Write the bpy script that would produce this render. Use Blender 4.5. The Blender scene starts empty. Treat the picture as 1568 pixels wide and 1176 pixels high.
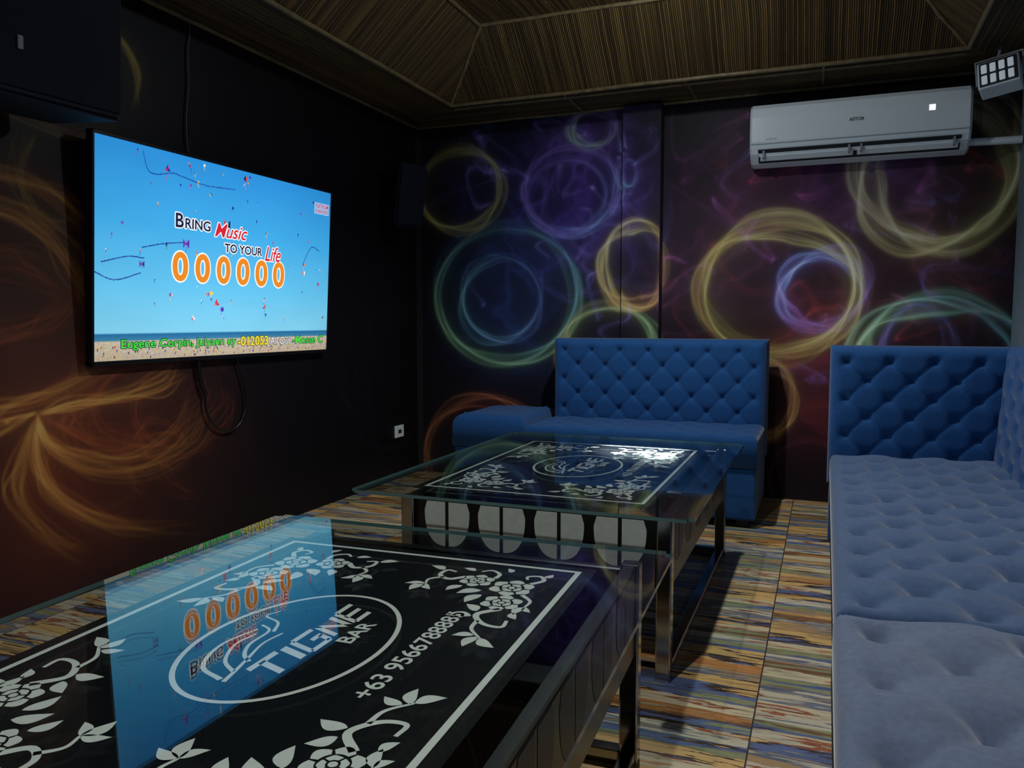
import bpy, bmesh, math, random
import numpy as np
from mathutils import Vector, Matrix
random.seed(7); rng = np.random.default_rng(7)
scene = bpy.context.scene
scene.view_settings.view_transform = 'Standard'

# ------------------------------------------------------------ constants
XL, XR, YB, YF, ZC = -2.64, 0.92, 4.9, -1.2, 2.37
H = 1.05; FPX = 1210.0; YAW = math.radians(21.6); PIT = math.radians(4.5)
sy_, cy_ = math.sin(YAW), math.cos(YAW); sp, cp = math.sin(PIT), math.cos(PIT)

def ray(px, py):
    u = (px-784)/FPX; v = (588-py)/FPX
    hf = cp+v*sp
    return (u*cy_-hf*sy_, u*sy_+hf*cy_, -sp+v*cp)
def on_back(px, py, Y=YB):
    d = ray(px, py); t = Y/d[1]; return d[0]*t, H+d[2]*t
def on_left(px, py, X=XL):
    d = ray(px, py); t = X/d[0]; return d[1]*t, H+d[2]*t

cam_d = bpy.data.cameras.new('camera'); cam = bpy.data.objects.new('camera', cam_d)
scene.collection.objects.link(cam); scene.camera = cam
r = Vector((cy_, sy_, 0)); F = Vector((-sy_*cp, cy_*cp, -sp)); U = r.cross(F)
M = Matrix((r, U, -F)).transposed().to_4x4(); M.translation = (0, 0, H)
cam.matrix_world = M
cam_d.sensor_width = 36; cam_d.lens = 36*FPX/1568; cam_d.clip_start = 0.02

def lin(c):
    return tuple(((x/255)/12.92 if x/255 <= .04045 else ((x/255+.055)/1.055)**2.4) for x in c)

# ------------------------------------------------------------ materials
def newmat(name):
    m = bpy.data.materials.new(name); m.use_nodes = True
    nt = m.node_tree; return m, nt, nt.nodes, nt.links, nt.nodes['Principled BSDF']
def pmat(name, col, rough=.5, metal=0, spec=.5, sheen=0, coat=0, emit=None, es=0, noise=0, nscale=40, bump=0):
    m, nt, N, L, p = newmat(name)
    p.inputs['Base Color'].default_value = (*col, 1)
    p.inputs['Roughness'].default_value = rough
    p.inputs['Metallic'].default_value = metal
    p.inputs['Specular IOR Level'].default_value = spec
    p.inputs['Sheen Weight'].default_value = sheen
    p.inputs['Coat Weight'].default_value = coat
    if emit: p.inputs['Emission Color'].default_value = (*emit, 1); p.inputs['Emission Strength'].default_value = es
    if noise or bump:
        tc = N.new('ShaderNodeTexCoord'); n = N.new('ShaderNodeTexNoise'); n.inputs['Scale'].default_value = nscale; n.inputs['Detail'].default_value = 4
        L.new(tc.outputs['Object'], n.inputs['Vector'])
        if noise:
            mr = N.new('ShaderNodeMapRange'); mr.inputs['From Min'].default_value = .3; mr.inputs['From Max'].default_value = .7
            mr.inputs['To Min'].default_value = 1-noise; mr.inputs['To Max'].default_value = 1+noise
            mx = N.new('ShaderNodeVectorMath'); mx.operation = 'SCALE'; mx.inputs[0].default_value = col
            L.new(n.outputs['Fac'], mr.inputs['Value']); L.new(mr.outputs['Result'], mx.inputs['Scale']); L.new(mx.outputs[0], p.inputs['Base Color'])
        if bump:
            b = N.new('ShaderNodeBump'); b.inputs['Strength'].default_value = bump; b.inputs['Distance'].default_value = .004
            L.new(n.outputs['Fac'], b.inputs['Height']); L.new(b.outputs['Normal'], p.inputs['Normal'])
    return m
def attrmat(name, rough=.6, emission=False, strength=1, spec=.3):
    m, nt, N, L, p = newmat(name)
    a = N.new('ShaderNodeAttribute'); a.attribute_name = 'Col'
    p.inputs['Roughness'].default_value = rough
    p.inputs['Specular IOR Level'].default_value = spec
    if emission:
        p.inputs['Base Color'].default_value = (.005, .005, .005, 1)
        L.new(a.outputs['Color'], p.inputs['Emission Color']); p.inputs['Emission Strength'].default_value = strength
    else:
        L.new(a.outputs['Color'], p.inputs['Base Color'])
    return m

m_black = pmat('black_plastic', (.006, .006, .008), .35)
m_speaker = pmat('speaker_navy', (.005, .008, .020), .7, noise=.3, nscale=200, spec=.3)
m_grille = pmat('speaker_grille', (.003, .005, .013), .8, noise=.5, nscale=400, spec=.3)
m_chrome = pmat('chrome', (.34, .34, .35), .14, metal=1)
m_blackboard = pmat('black_board', (.005, .005, .006), .3)
m_sheet = pmat('black_print_sheet', (.0045, .0045, .005), .6, spec=.08)
m_print = pmat('cream_print', (.84, .82, .74), .5, noise=.04, nscale=60)
m_petal = pmat('petal_print', (.60, .63, .58), .5, noise=.06, nscale=60)
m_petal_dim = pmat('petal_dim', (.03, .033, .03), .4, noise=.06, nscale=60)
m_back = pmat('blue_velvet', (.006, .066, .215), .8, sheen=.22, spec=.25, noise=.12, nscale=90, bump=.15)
m_seat = pmat('blue_velvet_lit_near', (.135, .180, .275), .8, sheen=.45, spec=.25, noise=.12, nscale=70, bump=.2)  # blue velvet, the near lamp's greying put into the base colour
m_seatfar = pmat('blue_velvet_lit_far', (.068, .120, .235), .8, sheen=.4, spec=.25, noise=.12, nscale=70, bump=.2)  # same seat velvet, painted darker and bluer for the weaker light further back
m_white = pmat('white_plastic', (.88, .94, .97), .22, coat=.4)
m_vent = pmat('vent_dark', (.02, .022, .025), .5)
m_grey = pmat('grey_plastic', (.3, .32, .34), .4)
m_wallpl = pmat('plain_wall', (.20, .26, .32), .7, noise=.08, nscale=20)
m_dark = pmat('dark_wall', (.012, .010, .012), .7, noise=.2, nscale=5)
m_bamboo = pmat('bamboo_pole', (.15, .105, .045), .4, noise=.35, nscale=30)
m_mural = attrmat('mural_print', .5, spec=.2)

# glass
mg, nt, N, L, p = newmat('clear_glass'); N.remove(p)
geo = N.new('ShaderNodeNewGeometry'); dt = N.new('ShaderNodeVectorMath'); dt.operation = 'DOT_PRODUCT'
L.new(geo.outputs['Incoming'], dt.inputs[0]); L.new(geo.outputs['Normal'], dt.inputs[1])
ab = N.new('ShaderNodeMath'); ab.operation = 'ABSOLUTE'; L.new(dt.outputs['Value'], ab.inputs[0])
om = N.new('ShaderNodeMath'); om.operation = 'SUBTRACT'; om.inputs[0].default_value = 1; L.new(ab.outputs[0], om.inputs[1])
pw = N.new('ShaderNodeMath'); pw.operation = 'POWER'; pw.inputs[1].default_value = 5; L.new(om.outputs[0], pw.inputs[0])
ma = N.new('ShaderNodeMath'); ma.operation = 'MULTIPLY_ADD'; ma.inputs[1].default_value = .95; ma.inputs[2].default_value = .06; L.new(pw.outputs[0], ma.inputs[0])
tr = N.new('ShaderNodeBsdfTransparent'); tr.inputs[0].default_value = (.94, .975, .965, 1)
gl = N.new('ShaderNodeBsdfGlossy'); gl.inputs['Roughness'].default_value = .01
mx = N.new('ShaderNodeMixShader'); L.new(ma.outputs[0], mx.inputs[0]); L.new(tr.outputs[0], mx.inputs[1]); L.new(gl.outputs[0], mx.inputs[2])
L.new(mx.outputs[0], N['Material Output'].inputs['Surface']); m_glass = mg
m_gedge = pmat('glass_edge', (.10, .20, .19), .15)

# floor
m_floor, nt, N, L, p = newmat('distressed_plank_tiles')
tc = N.new('ShaderNodeTexCoord')
def math_(op, a, b=None, c=None):
    n = N.new('ShaderNodeMath'); n.operation = op
    for i, v in enumerate((a, b, c)):
        if v is None: continue
        if isinstance(v, (int, float)): n.inputs[i].default_value = v
        else: L.new(v, n.inputs[i])
    return n.outputs[0]
def noise_(sc, detail, rough=.5, dist=0, loc=(0, 0, 0)):
    mp = N.new('ShaderNodeMapping'); mp.inputs['Scale'].default_value = sc; mp.inputs['Location'].default_value = loc; L.new(tc.outputs['Object'], mp.inputs['Vector'])
    n1 = N.new('ShaderNodeTexNoise'); n1.inputs['Scale'].default_value = 1; n1.inputs['Detail'].default_value = detail; n1.inputs['Roughness'].default_value = rough; n1.inputs['Distortion'].default_value = dist
    L.new(mp.outputs[0], n1.inputs['Vector']); return n1.outputs['Fac']
n1 = noise_((2.6, 24, 1), 5, .6, .1)
sx = N.new('ShaderNodeSeparateXYZ'); L.new(tc.outputs['Object'], sx.inputs[0])
tx = math_('DIVIDE', math_('ADD', sx.outputs['X'], .148), .6)
col_i = math_('FLOOR', tx)
nw = noise_((4, 20, 1), 4, .6, 0, (9, 2, 0))
row = math_('FLOOR', math_('DIVIDE', math_('ADD', sx.outputs['Y'], math_('MULTIPLY', nw, .05)), .055))
cb = N.new('ShaderNodeCombineXYZ'); L.new(col_i, cb.inputs[0]); L.new(row, cb.inputs[1])
wn = N.new('ShaderNodeTexWhiteNoise'); wn.noise_dimensions = '2D'; L.new(cb.outputs[0], wn.inputs['Vector'])
idx = math_('FRACT', math_('ADD', math_('MULTIPLY', n1, .75), math_('MULTIPLY', wn.outputs['Value'], 1.7)))
cr = N.new('ShaderNodeValToRGB'); cr.color_ramp.interpolation = 'CONSTANT'
cols = [(.0, (215, 198, 158)), (.13, (200, 136, 76)), (.25, (128, 92, 62)), (.34, (150, 150, 106)), (.45, (98, 112, 152)), (.53, (72, 54, 44)), (.58, (222, 178, 110)), (.70, (176, 142, 98)), (.80, (120, 124, 136)), (.86, (208, 196, 166)), (.95, (164, 92, 56))]
els = cr.color_ramp.elements
els[0].position = 0; els[0].color = (*lin(cols[0][1]), 1); els[1].position = cols[1][0]; els[1].color = (*lin(cols[1][1]), 1)
for ps, c in cols[2:]:
    e = els.new(ps); e.color = (*lin(c), 1)
L.new(idx, cr.inputs[0])
fx = math_('ABSOLUTE', math_('SUBTRACT', math_('FRACT', tx), .5))
seam = math_('GREATER_THAN', fx, .4965)
mxc = N.new('ShaderNodeMix'); mxc.data_type = 'RGBA'; L.new(seam, mxc.inputs['Factor']); L.new(cr.outputs[0], mxc.inputs[6]); mxc.inputs[7].default_value = (.05, .04, .03, 1)
n2 = noise_((4, 50, 1), 8, .6, 0, (3, 5, 0))
mr = N.new('ShaderNodeMapRange'); mr.inputs['From Min'].default_value = .34; mr.inputs['From Max'].default_value = .50; mr.inputs['To Min'].default_value = .55; mr.inputs['To Max'].default_value = 1.05
L.new(n2, mr.inputs['Value'])
vs = N.new('ShaderNodeVectorMath'); vs.operation = 'SCALE'; L.new(mxc.outputs[2], vs.inputs[0]); L.new(mr.outputs[0], vs.inputs['Scale'])
L.new(vs.outputs[0], p.inputs['Base Color']); p.inputs['Roughness'].default_value = .35

# reed ceiling
m_reed, nt, N, L, p = newmat('bamboo_reed')
uv = N.new('ShaderNodeUVMap'); sx = N.new('ShaderNodeSeparateXYZ'); L.new(uv.outputs[0], sx.inputs[0])
nz = N.new('ShaderNodeTexNoise'); nz.inputs['Scale'].default_value = 3; L.new(uv.outputs[0], nz.inputs['Vector'])
uu = math_('MULTIPLY', math_('ADD', sx.outputs['X'], math_('MULTIPLY', nz.outputs['Fac'], .02)), 95)
fr = math_('FRACT', uu); fl = math_('FLOOR', uu)
wn = N.new('ShaderNodeTexWhiteNoise'); wn.noise_dimensions = '1D'; L.new(fl, wn.inputs['W'])
hgt = math_('SINE', math_('MULTIPLY', fr, math.pi))
mpn = N.new('ShaderNodeMapping'); mpn.inputs['Scale'].default_value = (40, 4, 1); L.new(uv.outputs[0], mpn.inputs[0])
nb = N.new('ShaderNodeTexNoise'); nb.inputs['Scale'].default_value = 1; nb.inputs['Detail'].default_value = 5; L.new(mpn.outputs[0], nb.inputs['Vector'])
val = math_('MULTIPLY', math_('ADD', math_('MULTIPLY', wn.outputs['Value'], .6), math_('MULTIPLY', nb.outputs['Fac'], .6)), math_('POWER', hgt, .6))
cr = N.new('ShaderNodeValToRGB'); els = cr.color_ramp.elements
els[0].color = (.008, .005, .002, 1); els[1].color = (.24, .140, .045, 1); e = els.new(.5); e.color = (.085, .050, .018, 1)
L.new(val, cr.inputs[0]); L.new(cr.outputs[0], p.inputs['Base Color']); p.inputs['Roughness'].default_value = .6; p.inputs['Specular IOR Level'].default_value = .25
bp = N.new('ShaderNodeBump'); bp.inputs['Distance'].default_value = .006; bp.inputs['Strength'].default_value = .8; L.new(hgt, bp.inputs['Height']); L.new(bp.outputs[0], p.inputs['Normal'])

# ------------------------------------------------------------ mesh helpers
def mkobj(name, mesh, mat=None, parent=None, mw=None, smooth=False):
    o = bpy.data.objects.new(name, mesh); scene.collection.objects.link(o)
    if mat is not None and len(mesh.materials) == 0: mesh.materials.append(mat)
    if mw is not None: o.matrix_local = mw
    if parent: o.parent = parent
    if smooth: mesh.polygons.foreach_set('use_smooth', [True]*len(mesh.polygons))
    return o
def pyd(name, vf, mat, parent=None, mw=None, smooth=False):
    me = bpy.data.meshes.new(name); me.from_pydata(vf[0], [], vf[1]); me.update()
    return mkobj(name, me, mat, parent, mw, smooth)
def empty(name, loc=(0, 0, 0), rz=0):
    o = bpy.data.objects.new(name, None); scene.collection.objects.link(o)
    o.location = loc; o.rotation_euler = (0, 0, rz); o.empty_display_size = .1; return o
def box(name, lo, hi, mat, parent=None, bevel=0, seg=3, mw=None):
    """lo/hi in the parent's local frame"""
    bm = bmesh.new(); bmesh.ops.create_cube(bm, size=1)
    c = [(a+b)/2 for a, b in zip(lo, hi)]; s = [abs(b-a) for a, b in zip(lo, hi)]
    for v in bm.verts: v.co = Vector((v.co.x*s[0]+c[0], v.co.y*s[1]+c[1], v.co.z*s[2]+c[2]))
    if bevel: bmesh.ops.bevel(bm, geom=bm.edges[:], offset=bevel, segments=seg, affect='EDGES', profile=.5)
    me = bpy.data.meshes.new(name); bm.to_mesh(me); bm.free()
    return mkobj(name, me, mat, parent, mw, smooth=False)
def tube(name, pts, rad, mat, parent=None, smoothcurve=True):
    cu = bpy.data.curves.new(name, 'CURVE'); cu.dimensions = '3D'; cu.bevel_depth = rad; cu.bevel_resolution = 3
    s = cu.splines.new('NURBS' if smoothcurve and len(pts) > 2 else 'POLY'); s.points.add(len(pts)-1)
    for i, q in enumerate(pts): s.points[i].co = (*q, 1)
    if s.type == 'NURBS': s.use_endpoint_u = True; s.order_u = 3
    o = bpy.data.objects.new(name, cu)
    scene.collection.objects.link(o); bpy.context.view_layer.update()
    me = bpy.data.meshes.new_from_object(o.evaluated_get(bpy.context.evaluated_depsgraph_get()))
    bpy.data.objects.remove(o); me.materials.clear()
    return mkobj(name, me, mat, parent, smooth=True)
def text_mesh(name, body, mat, parent, mw, width=None, height=None, offset=0, shear=0):
    cu = bpy.data.curves.new(name, 'FONT'); cu.body = body; cu.size = 1; cu.offset = offset; cu.shear = shear
    o = bpy.data.objects.new(name, cu); scene.collection.objects.link(o); bpy.context.view_layer.update()
    me = bpy.data.meshes.new_from_object(o.evaluated_get(bpy.context.evaluated_depsgraph_get()))
    bpy.data.objects.remove(o)
    n = len(me.vertices); co = np.zeros(n*3); me.vertices.foreach_get('co', co); co = co.reshape(-1, 3)
    mn = co.min(0); mxx = co.max(0); co -= [mn[0], mn[1], 0]
    s1 = (width/(mxx[0]-mn[0])) if width else None; s2 = (height/(mxx[1]-mn[1])) if height else None
    co[:, 0] *= s1 or s2; co[:, 1] *= s2 or s1; co[:, 2] = 0
    me.vertices.foreach_set('co', co.ravel()); me.materials.clear(); me.update()
    return mkobj(name, me, mat, parent, mw)
def gridmesh(name, co, nu, nv, col, mat, parent=None, mw=None):
    me = bpy.data.meshes.new(name); me.vertices.add(nu*nv); me.vertices.foreach_set('co', co.astype(np.float32).ravel())
    i = np.arange((nu-1)*(nv-1)); a = (i//(nu-1))*nu+i % (nu-1)
    f = np.stack([a, a+1, a+1+nu, a+nu], 1).astype(np.int32)
    me.loops.add(f.size); me.polygons.add(len(f))
    me.loops.foreach_set('vertex_index', f.ravel()); me.polygons.foreach_set('loop_start', np.arange(len(f), dtype=np.int32)*4)
    me.update(calc_edges=True); me.validate()
    at = me.color_attributes.new('Col', 'FLOAT_COLOR', 'POINT')
    at.data.foreach_set('color', np.concatenate([col, np.ones((len(col), 1))], 1).astype(np.float32).ravel())
    return mkobj(name, me, mat, parent, mw)

# ------------------------------------------------------------ mural painting
class Canvas:
    def __init__(s, u0, u1, v0, v1, res):
        s.u0, s.v0, s.res = u0, v0, res; s.nu = int((u1-u0)/res)+2; s.nv = int((v1-v0)/res)+2
        s.a = np.zeros((s.nv, s.nu, 3))
    def splat(s, u, v, col):
        x = (u-s.u0)/s.res; y = (v-s.v0)/s.res
        k = (x >= 0) & (y >= 0) & (x < s.nu-1.01) & (y < s.nv-1.01)
        x = x[k]; y = y[k]; col = col[k]; xi = x.astype(int); yi = y.astype(int); fx = x-xi; fy = y-yi
        for dx, dy, w in ((0, 0, (1-fx)*(1-fy)), (1, 0, fx*(1-fy)), (0, 1, (1-fx)*fy), (1, 1, fx*fy)):
            id_ = (yi+dy)*s.nu+xi+dx
            for c in range(3):
                s.a[:, :, c] += np.bincount(id_, weights=w*col[:, c], minlength=s.nu*s.nv).reshape(s.nv, s.nu)
    def sample(s, u, v, arr=None):
        a = s.a if arr is None else arr
        x = np.clip((u-s.u0)/s.res, 0, s.nu-1.01); y = np.clip((v-s.v0)/s.res, 0, s.nv-1.01)
        xi = x.astype(int); yi = y.astype(int); fx = (x-xi)[:, None]; fy = (y-yi)[:, None]
        return a[yi, xi]*(1-fx)*(1-fy)+a[yi, xi+1]*fx*(1-fy)+a[yi+1, xi]*(1-fx)*fy+a[yi+1, xi+1]*fx*fy
def blur(a, sg):
    k = int(3*sg); w = np.exp(-np.arange(-k, k+1)**2/(2*sg*sg)); w /= w.sum()
    for axn in (0, 1):
        pad = [(0, 0)]*3; pad[axn] = (k, k); b = np.pad(a, pad, mode='edge'); o_ = np.zeros_like(a)
        for i, wi in enumerate(w): o_ += wi*(b[i:i+a.shape[0]] if axn == 0 else b[:, i:i+a.shape[1]])
        a = o_
    return a
FILMS = []
def ring(cv, cx, cz, rx, rz, c1, c2, width, n=44, gain=.8, a0=0, a1=2*math.pi, ph=0, tw=1):
    """translucent smoke band: two crossing sheets of filaments, brighter at the sheet edges"""
    Mn = 1400; th = np.linspace(a0, a1, Mn); U_ = []; V_ = []; C_ = []
    p1, p2, p3, p4, p5, p6 = rng.uniform(0, 6.28, 6); rm = (rx+rz)/2
    ds = rm*(a1-a0)/Mn
    c1 = np.array(lin(c1)); c2 = np.array(lin(c2))
    FILMS.append((cv, cx, cz, rx, rz, c1, c2, gain, p1))
    for k in range(n):
        sheet = k % 2; s_ = rng.uniform(-1, 1); s_ = math.copysign(abs(s_)**.55, s_); s2 = rng.normal()*.5
        prof = (np.cos(tw*th+p1)+.35*np.sin(2*th+p2)) if sheet == 0 else (.75*np.cos(tw*th+p5)+.4*np.sin(3*th+p6))
        off = width*(s_*prof+.10*s2*np.sin(th*3+p3)+.05*s2)+width*.4*np.sin(2*th+p4)*(1 if sheet == 0 else -.6)
        off = off+width*.06*np.sin(9*th+p3)*s_
        U_.append(cx+(rx+off)*np.cos(th)); V_.append(cz+(rz+off)*np.sin(th))
        mixv = (.5+.5*np.sin(th+ph+.4*s2+sheet))[:, None]
        env = (.25+.75*np.cos(.5*th+ph+p2)**2)*(1+.35*np.sin(5*th+p1+3*s_))
        if a1-a0 < 6.2: env = env*np.clip(np.minimum(th-a0, a1-th)/.35, 0, 1)
        w = gain*(1.6*width/cv.res)/n*(ds/cv.res)*env*rng.uniform(.4, 1.5)
        C_.append((c1*(1-mixv)+c2*mixv)*w[:, None])
    cv.splat(np.concatenate(U_), np.concatenate(V_), np.concatenate(C_))
def catmull(P, m):
    P = np.array(P, float); P = np.vstack([2*P[0]-P[1], P, 2*P[-1]-P[-2]])
    ns = len(P)-3; t = np.linspace(0, 1, m)
    tt = t*ns; i = np.minimum(tt.astype(int), ns-1); f = (tt-i)[:, None]
    a, b, c, d = P[i], P[i+1], P[i+2], P[i+3]
    return .5*((2*b)+(-a+c)*f+(2*a-5*b+4*c-d)*f**2+(-a+3*b-3*c+d)*f**3)
def bundle(cv, A, B, c1, c2, n=30, gain=.05, jit=.01, m=900):
    c1 = np.array(lin(c1)); c2 = np.array(lin(c2)); A = np.array(A, float); B = np.array(B, float)
    for k in range(n):
        s_ = rng.uniform(0, 1); P = A*(1-s_)+B*s_+rng.normal(size=A.shape)*jit*np.linspace(.2, 1, len(A))[:, None]
        q = catmull(P, m); seg = np.hypot(*(np.diff(q, axis=0).T)).mean()
        t = np.linspace(0, 1, m); env = np.clip(t/.1, 0, 1)*np.clip((1-t)/.35, 0, 1)
        w = gain*rng.uniform(.2, 2.2)*seg/cv.res*env
        mixv = rng.uniform(0, 1); cv.splat(q[:, 0], q[:, 1], w[:, None]*(c1*(1-mixv)+c2*mixv)[None, :])
def snoise(u, v, sc, seed):
    g = np.random.default_rng(seed).uniform(0, 1, (64, 64)); x = (u/sc) % 62; y = (v/sc) % 62
    xi = x.astype(int); yi = y.astype(int); fx = x-xi; fy = y-yi; fx = fx*fx*(3-2*fx); fy = fy*fy*(3-2*fy)
    return g[yi, xi]*(1-fx)*(1-fy)+g[yi, xi+1]*fx*(1-fy)+g[yi+1, xi]*(1-fx)*fy+g[yi+1, xi+1]*fx*fy
def fbm(u, v, sc, seed): return sum(snoise(u+7, v+7, sc/2**k, seed+k)*.5**(k+1) for k in range(4))

cvb = Canvas(XL, XR, 0, ZC, .005)
def bring(px, py, rpx, rpy, c1, c2, w=.03, **k):
    x, z = on_back(px, py); x1, _ = on_back(px+rpx, py); x0, _ = on_back(px-rpx, py); _, z1 = on_back(px, py-rpy); _, z0 = on_back(px, py+rpy)
    ring(cvb, (x0+x1)/2, (z0+z1)/2, (x1-x0)/2, (z1-z0)/2, c1, c2, w, **k)
YEL = (215, 205, 120); GRN = (150, 205, 135); OLV = (170, 160, 75); PUR = (155, 100, 205); BLU = (110, 135, 220); ORG = (228, 160, 90); CYN = (110, 185, 200); CRM = (238, 225, 175); RED = (185, 65, 65)
bring(705, 290, 62, 62, YEL, OLV, .035, gain=.9, ph=1)
bring(908, 196, 34, 28, GRN, PUR, .03, gain=.9)
bring(875, 290, 72, 68, PUR, BLU, .035, gain=.9, ph=2)
bring(868, 300, 60, 55, PUR, BLU, .02, gain=.5, ph=1)
bring(957, 270, 12, 20, CYN, BLU, .012, gain=.8)
bring(775, 450, 107, 104, CYN, GRN, .045, gain=.7, ph=3, n=60)
bring(768, 458, 60, 64, CYN, BLU, .035, gain=.7, ph=1)
bring(969, 407, 48, 62, YEL, ORG, .045, gain=1.1, ph=2)
bring(930, 535, 68, 66, YEL, GRN, .045, gain=1.2, ph=1)
bring(745, 700, 92, 90, ORG, (200, 100, 70), .05, gain=.8, ph=0)
bring(1194, 442, 118, 102, YEL, OLV, .068, gain=1.2, ph=4, n=80)
bring(1196, 442, 130, 100, ORG, OLV, .025, gain=.4, ph=2)
bring(1260, 446, 66, 56, BLU, PUR, .05, gain=1.3, ph=2, n=70)
bring(1440, 262, 118, 112, CRM, YEL, .080, gain=1.2, ph=2, n=80)
bring(1440, 545, 128, 84, GRN, CYN, .070, gain=1.2, ph=1, n=80)
bring(1405, 560, 60, 90, PUR, BLU, .035, gain=.8)
bring(1172, 612, 46, 56, YEL, ORG, .04, gain=1.1, ph=2)
bring(1240, 735, 62, 62, PUR, RED, .015, gain=.5)
bring(1100, 800, 90, 80, PUR, RED, .02, gain=.3)
NB = len(FILMS)
for k in range(34):
    px = rng.uniform(1030, 1500); py = rng.uniform(200, 560)
    pts = [on_back(px+i*rng.uniform(-40, 60), py+i*rng.uniform(-30, 40)) for i in range(5)]
    q = [(a+rng.uniform(-.03, .03), b+rng.uniform(-.03, .03)) for a, b in pts]
    bundle(cvb, pts, q, PUR if rng.random() < .5 else RED, RED if rng.random() < .5 else BLU, n=10, gain=.06, jit=.02, m=500)
for k in range(26):
    px = rng.uniform(700, 980); py = rng.uniform(190, 500)
    pts = [on_back(px+i*rng.uniform(-30, 40), py+i*rng.uniform(-30, 40)) for i in range(5)]
    q = [(a+rng.uniform(-.03, .03), b+rng.uniform(-.03, .03)) for a, b in pts]
    bundle(cvb, pts, q, PUR, BLU, n=10, gain=.06, jit=.02, m=500)
vv, uu = np.mgrid[0:cvb.nv, 0:cvb.nu]; uu = XL+uu*cvb.res; vv = vv*cvb.res
art = 1-np.exp(-(.50*cvb.a+.38*blur(cvb.a, 2)+.14*blur(cvb.a, 8)))
hz = np.zeros_like(art)
wx = fbm(uu, vv, .6, 31)*.5; wz = fbm(uu, vv, .6, 41)*.5
nzz = fbm(uu+wx, vv+wz, .5, 3); rdg = (1-np.abs(2*fbm(uu+wx*1.5, vv+wz*1.5, .35, 8)-.95))**9
nzz = .35+.9*nzz+1.5*rdg
for px, py, rr, c in ((800, 320, .5, (36, 38, 92)), (780, 470, .45, (24, 40, 84)), (900, 240, .35, (62, 35, 92)), (1150, 300, .45, (72, 26, 54)), (1250, 540, .4, (92, 30, 30)), (1240, 640, .3, (62, 22, 24)), (1400, 420, .5, (58, 28, 36)), (1340, 270, .35, (84, 40, 94)), (900, 330, .4, (54, 32, 96)), (1440, 330, .35, (78, 54, 46)), (1080, 450, .4, (46, 20, 34)), (980, 560, .4, (38, 20, 34))):
    x, z = on_back(px, py); hz += np.array(lin(c))*(np.exp(-((uu-x)**2+(vv-z)**2)/(2*(rr*.6)**2))*nzz)[..., None]
# faint translucent film just inside each ring
film = np.zeros_like(art); nf = .4+1.3*fbm(uu*1.3+wx, vv*1.3+wz, .25, 77)
for (cv_, cx, cz, rx, rz, c1, c2, g_, p1) in FILMS[:NB]:
    rr = np.sqrt(((uu-cx)/rx)**2+((vv-cz)/rz)**2); an = np.arctan2(vv-cz, uu-cx)
    f_ = np.where(rr < 1.03, np.exp(-(1.0-rr)/.20), 0)*(.55+.45*np.cos(an+p1))*nf
    film += (c1*.5+c2*.5)*(f_*g_*.085)[..., None]
artb = np.clip(np.array((.010, .008, .012))+hz*.68+art*.78+film, 0, .9)
us = np.linspace(XL, XR, 700); vs_ = np.linspace(0, ZC, 470)
UU, VV = np.meshgrid(us, vs_); UU = UU.ravel(); VV = VV.ravel()
gridmesh('wall_back', np.stack([UU, np.full_like(UU, YB), VV], 1), len(us), len(vs_), cvb.sample(UU, VV, artb), m_mural)

# left wall
cvl = Canvas(.6, YB, 0, ZC, .006)
def LP(*pts): return [on_left(a, b) for a, b in pts]
GLD = (225, 165, 75); DOR = (185, 90, 40); BRN = (130, 65, 30)
def lb(A, B, n=30, gain=.3, jit=.012, c1=GLD, c2=DOR): bundle(cvl, LP(*A), LP(*B), c1, c2, int(n*.8), gain*1.25, jit*1.8)
lb([(58, 632), (110, 612), (175, 598), (235, 575), (262, 552)], [(58, 634), (120, 622), (190, 612), (250, 600), (285, 570)], 22, .42)
lb([(58, 632), (20, 650), (-10, 668), (-60, 690)], [(58, 632), (25, 640), (-10, 648), (-60, 655)], 16, .35)
lb([(56, 634), (80, 690), (140, 730), (230, 730), (310, 690), (335, 630)], [(56, 634), (70, 670), (130, 690), (200, 690), (260, 650), (275, 600)], 36, .2)
lb([(56, 640), (45, 700), (60, 750), (110, 800), (180, 830)], [(56, 640), (70, 720), (120, 770), (220, 800), (330, 800)], 36, .17)
lb([(54, 640), (20, 700), (10, 760), (60, 830), (130, 860)], [(54, 640), (40, 720), (50, 770), (95, 820), (140, 835)], 22, .18)
lb([(56, 634), (150, 650), (230, 640), (290, 600), (300, 570)], [(56, 636), (160, 690), (280, 700), (350, 640), (350, 590)], 30, .12, .02, DOR, BRN)
lb([(130, 560), (80, 590), (30, 612), (-20, 625), (-90, 640)], [(200, 560), (110, 600), (40, 625), (-20, 640), (-90, 660)], 26, .2)
lb([(-60, 250), (20, 262), (80, 285), (135, 325)], [(-60, 262), (20, 280), (90, 310), (135, 360)], 26, .26)
lb([(-60, 285), (10, 300), (70, 330), (125, 380), (140, 430)], [(-60, 320), (10, 330), (70, 365), (110, 420), (130, 480)], 32, .17)
lb([(-60, 380), (10, 370), (60, 400), (100, 450)], [(-60, 470), (10, 440), (60, 440), (110, 470)], 26, .12, .02, DOR, BRN)
lb([(-60, 540), (20, 530), (80, 500), (135, 450)], [(-60, 500), (20, 500), (80, 470), (135, 420)], 22, .14, .02, DOR, BRN)
lb([(160, 40), (190, 75), (207, 120), (203, 175)], [(175, 40), (203, 80), (214, 120), (207, 170)], 14, .28, .01, GLD, OLV)
lb([(-30, 140), (60, 180), (120, 200), (190, 170)], [(-30, 160), (60, 200), (120, 215), (185, 190)], 14, .10, .01, DOR, OLV)
lb([(60, 200), (40, 260), (60, 330), (130, 330)], [(20, 200), (20, 280), (70, 350), (120, 350)], 14, .12, .015, GLD, OLV)
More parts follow.
